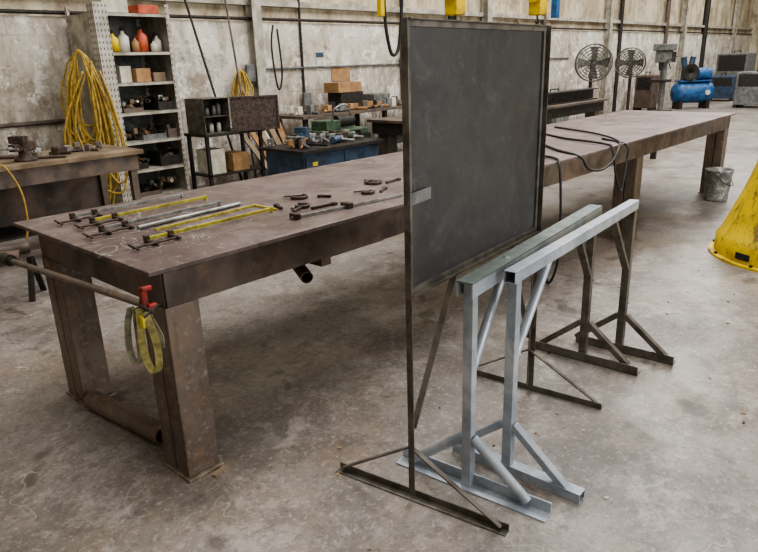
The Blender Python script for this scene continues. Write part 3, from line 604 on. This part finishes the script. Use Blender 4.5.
solo(MB().tube([(4.75,4.2,7),(4.75,4.2,3),(4.72,4.2,2.1),(4.78,4.2,1.72),(4.86,4.2,1.66),(4.93,4.2,1.8),(4.98,4.2,2.3),(4.98,4.2,3),(4.98,4.2,7)],.016,sub=6),'hanging_cable',M['black'],'thick black cable looping down from overhead','cable')

# ---------------------------------------------------------------- fans
def fan(x,y,h,r,ang,label):
    E=top('pedestal_fan',label,'fan',(x,y,0)); c=V((x,y,h)); n=V((math.cos(ang),math.sin(ang),0)); s=V((-n.y,n.x,0)); z=V((0,0,1))
    part(MB().lathe((x,y,0),[(0,0),(.3,0),(.3,.03),(.05,.07),(0,.07)],20),'base',M['dark'],E)
    pc=c-n*.2; part(MB().cyl((pc.x,pc.y,.05),(pc.x,pc.y,h),.04),'pole',M['dark'],E)
    part(MB().cyl(c-n*.28,c-n*.08,.09),'motor',M['dark'],E)
    for off in (.07,-.07):
        g=MB()
        for q in(.22,.38,.54,.7,.86,1): g.tube([c+n*(off*(1.15-q*.15))+(s*math.cos(t)+z*math.sin(t))*r*q for t in [2*math.pi*j/28 for j in range(28)]],.007 if q<1 else .014,5,True)
        for j in range(20):
            t=2*math.pi*j/20; g.cyl(c+n*off,c+n*off+(s*math.cos(t)+z*math.sin(t))*r,.005,n=5)
        part(g,'cage',M['fan'],E)
    for j in range(4):
        t=2*math.pi*j/4; u=s*math.cos(t)+z*math.sin(t); w=-s*math.sin(t)+z*math.cos(t)
        part(MB().prism([c+u*r*.12-w*.04-n*.02,c+u*r*.85-w*r*.25-n*.04,c+u*r*.88+w*r*.25+n*.04,c+u*r*.12+w*.04+n*.02],n*.005),'blade',M['fan'],E)
    part(MB().cyl(c-n*.05,c+n*.05,r*.16),'hub',M['dark'],E)
fan(15.3,7.0,1.42,.42,-2.5,'large dusty pedestal shop fan against the wall'); fan(17.0,6.8,1.38,.36,-2.9,'smaller dusty pedestal shop fan turned sideways')

# drill press
x,y=18.5,6.5
E=top('drill_press','grey floor standing drill press','drill press',(x,y,0))
part(MB().bb((x-.3,y-.25,0),(x+.3,y+.25,.1)),'base',M['dark'],E,bev=.01); part(MB().cyl((x+.1,y,.1),(x+.1,y,1.75),.07),'column',M['grey'],E)
part(MB().bb((x-.4,y-.22,.85),(x+.12,y+.22,.92)),'work_table',M['dark'],E,bev=.01); part(MB().bb((x-.3,y-.13,1.35),(x+.3,y+.13,1.65)).bb((x-.38,y-.18,1.65),(x+.38,y+.18,1.82)),'head',M['grey'],E,bev=.02)
part(MB().cyl((x-.2,y,1.15),(x-.2,y,1.35),.04,.06),'chuck',M['dark'],E); part(MB().cyl((x-.1,y-.14,1.4),(x-.3,y-.3,1.2),.015).cyl((x-.1,y-.14,1.4),(x+.1,y-.3,1.5),.015),'feed_handle',M['dark'],E)
part(MB().cyl((x+.3,y-.1,1.35),(x+.3,y-.1,1.62),.1),'motor',M['dark'],E)
# compressor
x,y=20.8,6.4
E=top('air_compressor','blue horizontal tank air compressor on feet','compressor',(x,y,0)); dr=V((.69,-.72,0)); hl=.62; rz=math.atan2(dr.y,dr.x)
c=V((x,y,.46)); part(MB().lathe(c-dr*hl,[(0,0),(.15,.03),(.27,.1),(.3,.2),(.3,2*hl-.2),(.27,2*hl-.1),(.15,2*hl-.03),(0,2*hl)],24,ax=dr),'tank',M['blue'],E)
for q in(-.4,.4): part(MB().box(c+dr*q-V((0,0,.34)),(.1,.45,.24),rz),'foot',M['dark'],E)
part(MB().box(c+V((0,0,.33)),(.95,.4,.04),rz),'deck',M['blue'],E)
part(MB().cyl(c+dr*.08+V((0,0,.52)),c+dr*.46+V((0,0,.52)),.17,n=24),'motor',M['blue'],E)
part(MB().box(c-dr*.22+V((0,0,.52)),(.24,.26,.34),rz).cyl(c-dr*.30+V((0,0,.66)),c-dr*.36+V((0,0,1.0)),.08).cyl(c-dr*.14+V((0,0,.66)),c-dr*.08+V((0,0,1.0)),.08),'pump',M['teal'],E,bev=.01)
nn=V((dr.y,-dr.x,0)); part(MB().lathe(c-dr*.22+nn*.2+V((0,0,.58)),[(.04,0),(.04,.04),(.19,.03),(.22,.04),(.24,.04),(.24,0),(.20,0),(.04,0)],24,ax=nn),'flywheel',M['dark'],E)
part(MB().cyl(c+nn*.3+dr*.3,c+nn*.34+dr*.3,.07),'gauge',M['white'],E)
# grey machines
def welder(x,y,w,d,h,label,m='grey'):
    E=top('welding_machine',label,'welder',(x,y,0)); 
    part(MB().bb((x-w/2,y-d/2,.08),(x+w/2,y+d/2,h)),'casing',M[m],E,bev=.02); part(MB().bb((x-w/2-.004,y-d/2+.06,h*.6),(x-w/2,y+d/2-.06,h-.06)),'control_panel',M['dark'],E)
    for q in(-1,1): part(MB().bb((x-w/2,y+q*(d/2-.04)-.04,0),(x+w/2,y+q*(d/2-.04)+.04,.08)),'skid',M['dark'],E)
    part(MB().tube([(x-w/3,y,h),(x-w/3,y,h+.08),(x+w/3,y,h+.08),(x+w/3,y,h)],.015),'lifting_handle',M['dark'],E)
welder(21.8,4.9,.9,1.0,1.0,'grey welding power machine by the far wall'); welder(24.5,6.6,.8,.9,.8,'dark blue machine cabinet by the wall','teal'); welder(14.0,7.3,.6,.5,.8,'grey machine cabinet beside the shop fans')
welder(19.6,7.3,.5,.5,1.0,'dark equipment box by the wall','rail'); welder(27,6.9,1.2,1,1.5,'grey machine enclosure near the end wall')
for i in range(5): solo(MB().bar((12.6+i*.18,7.3,0.02),(12.5+i*.2,7.9,1.9+.12*i),.06,.04),'steel_bar',M[('tan','grey','rail','dark','tan')[i]],'long steel bar leaning against the wall','metal bar','steel bars leaning on the wall')
for i in range(3): solo(MB().cyl((10.6+i*.25,7.5,.012),(10.7+i*.2,7.93,2.4+.2*i),.02),'steel_pole',M['rail'],'long brown steel pole leaning on the wall','pole')

# floor debris
for i in range(80):
    x=random.uniform(.9,5.5);y=random.uniform(-.6,1.95); a=random.uniform(0,3); l=random.uniform(.005,.013)
    solo(MB().box((x,y,.0025),(l*1.6,l*.8,.005),a),'debris_chip',M[random.choice(['tan','card','gwhite','dark','leg'])],'tiny chip of debris on the concrete','debris','debris chips on the floor')

# ---------------------------------------------------------------- lights
def area(loc,rot,sx,sy,p,col=(1,1,1)):
    l=bpy.data.lights.new('lamp','AREA'); l.shape='RECTANGLE'; l.size=sx;l.size_y=sy;l.energy=p;l.color=col
    o=bpy.data.objects.new('ceiling_or_fill_light',l); o.location=loc;o.rotation_euler=rot;COL.objects.link(o)
for x,y,p in((1.5,2.2,300),(7,2.6,620),(13,3,580),(19,3.5,600),(26,4,650)):
    area((x,y,6.8),(0,0,0),3.5,5,p,(1,.985,.965))
area((5,-5.8,2.6),(math.radians(84),0,0),11,4.5,680,(.97,.98,1))  # added fill light at the front wall behind the camera, not a ceiling fixture
w=bpy.data.worlds.new('world'); bpy.context.scene.world=w; w.use_nodes=True; w.node_tree.nodes['Background'].inputs[0].default_value=(.8,.85,.9,1); w.node_tree.nodes['Background'].inputs[1].default_value=.5
vs=bpy.context.scene.view_settings
vs.view_transform='AgX'; vs.look='AgX - Medium High Contrast'
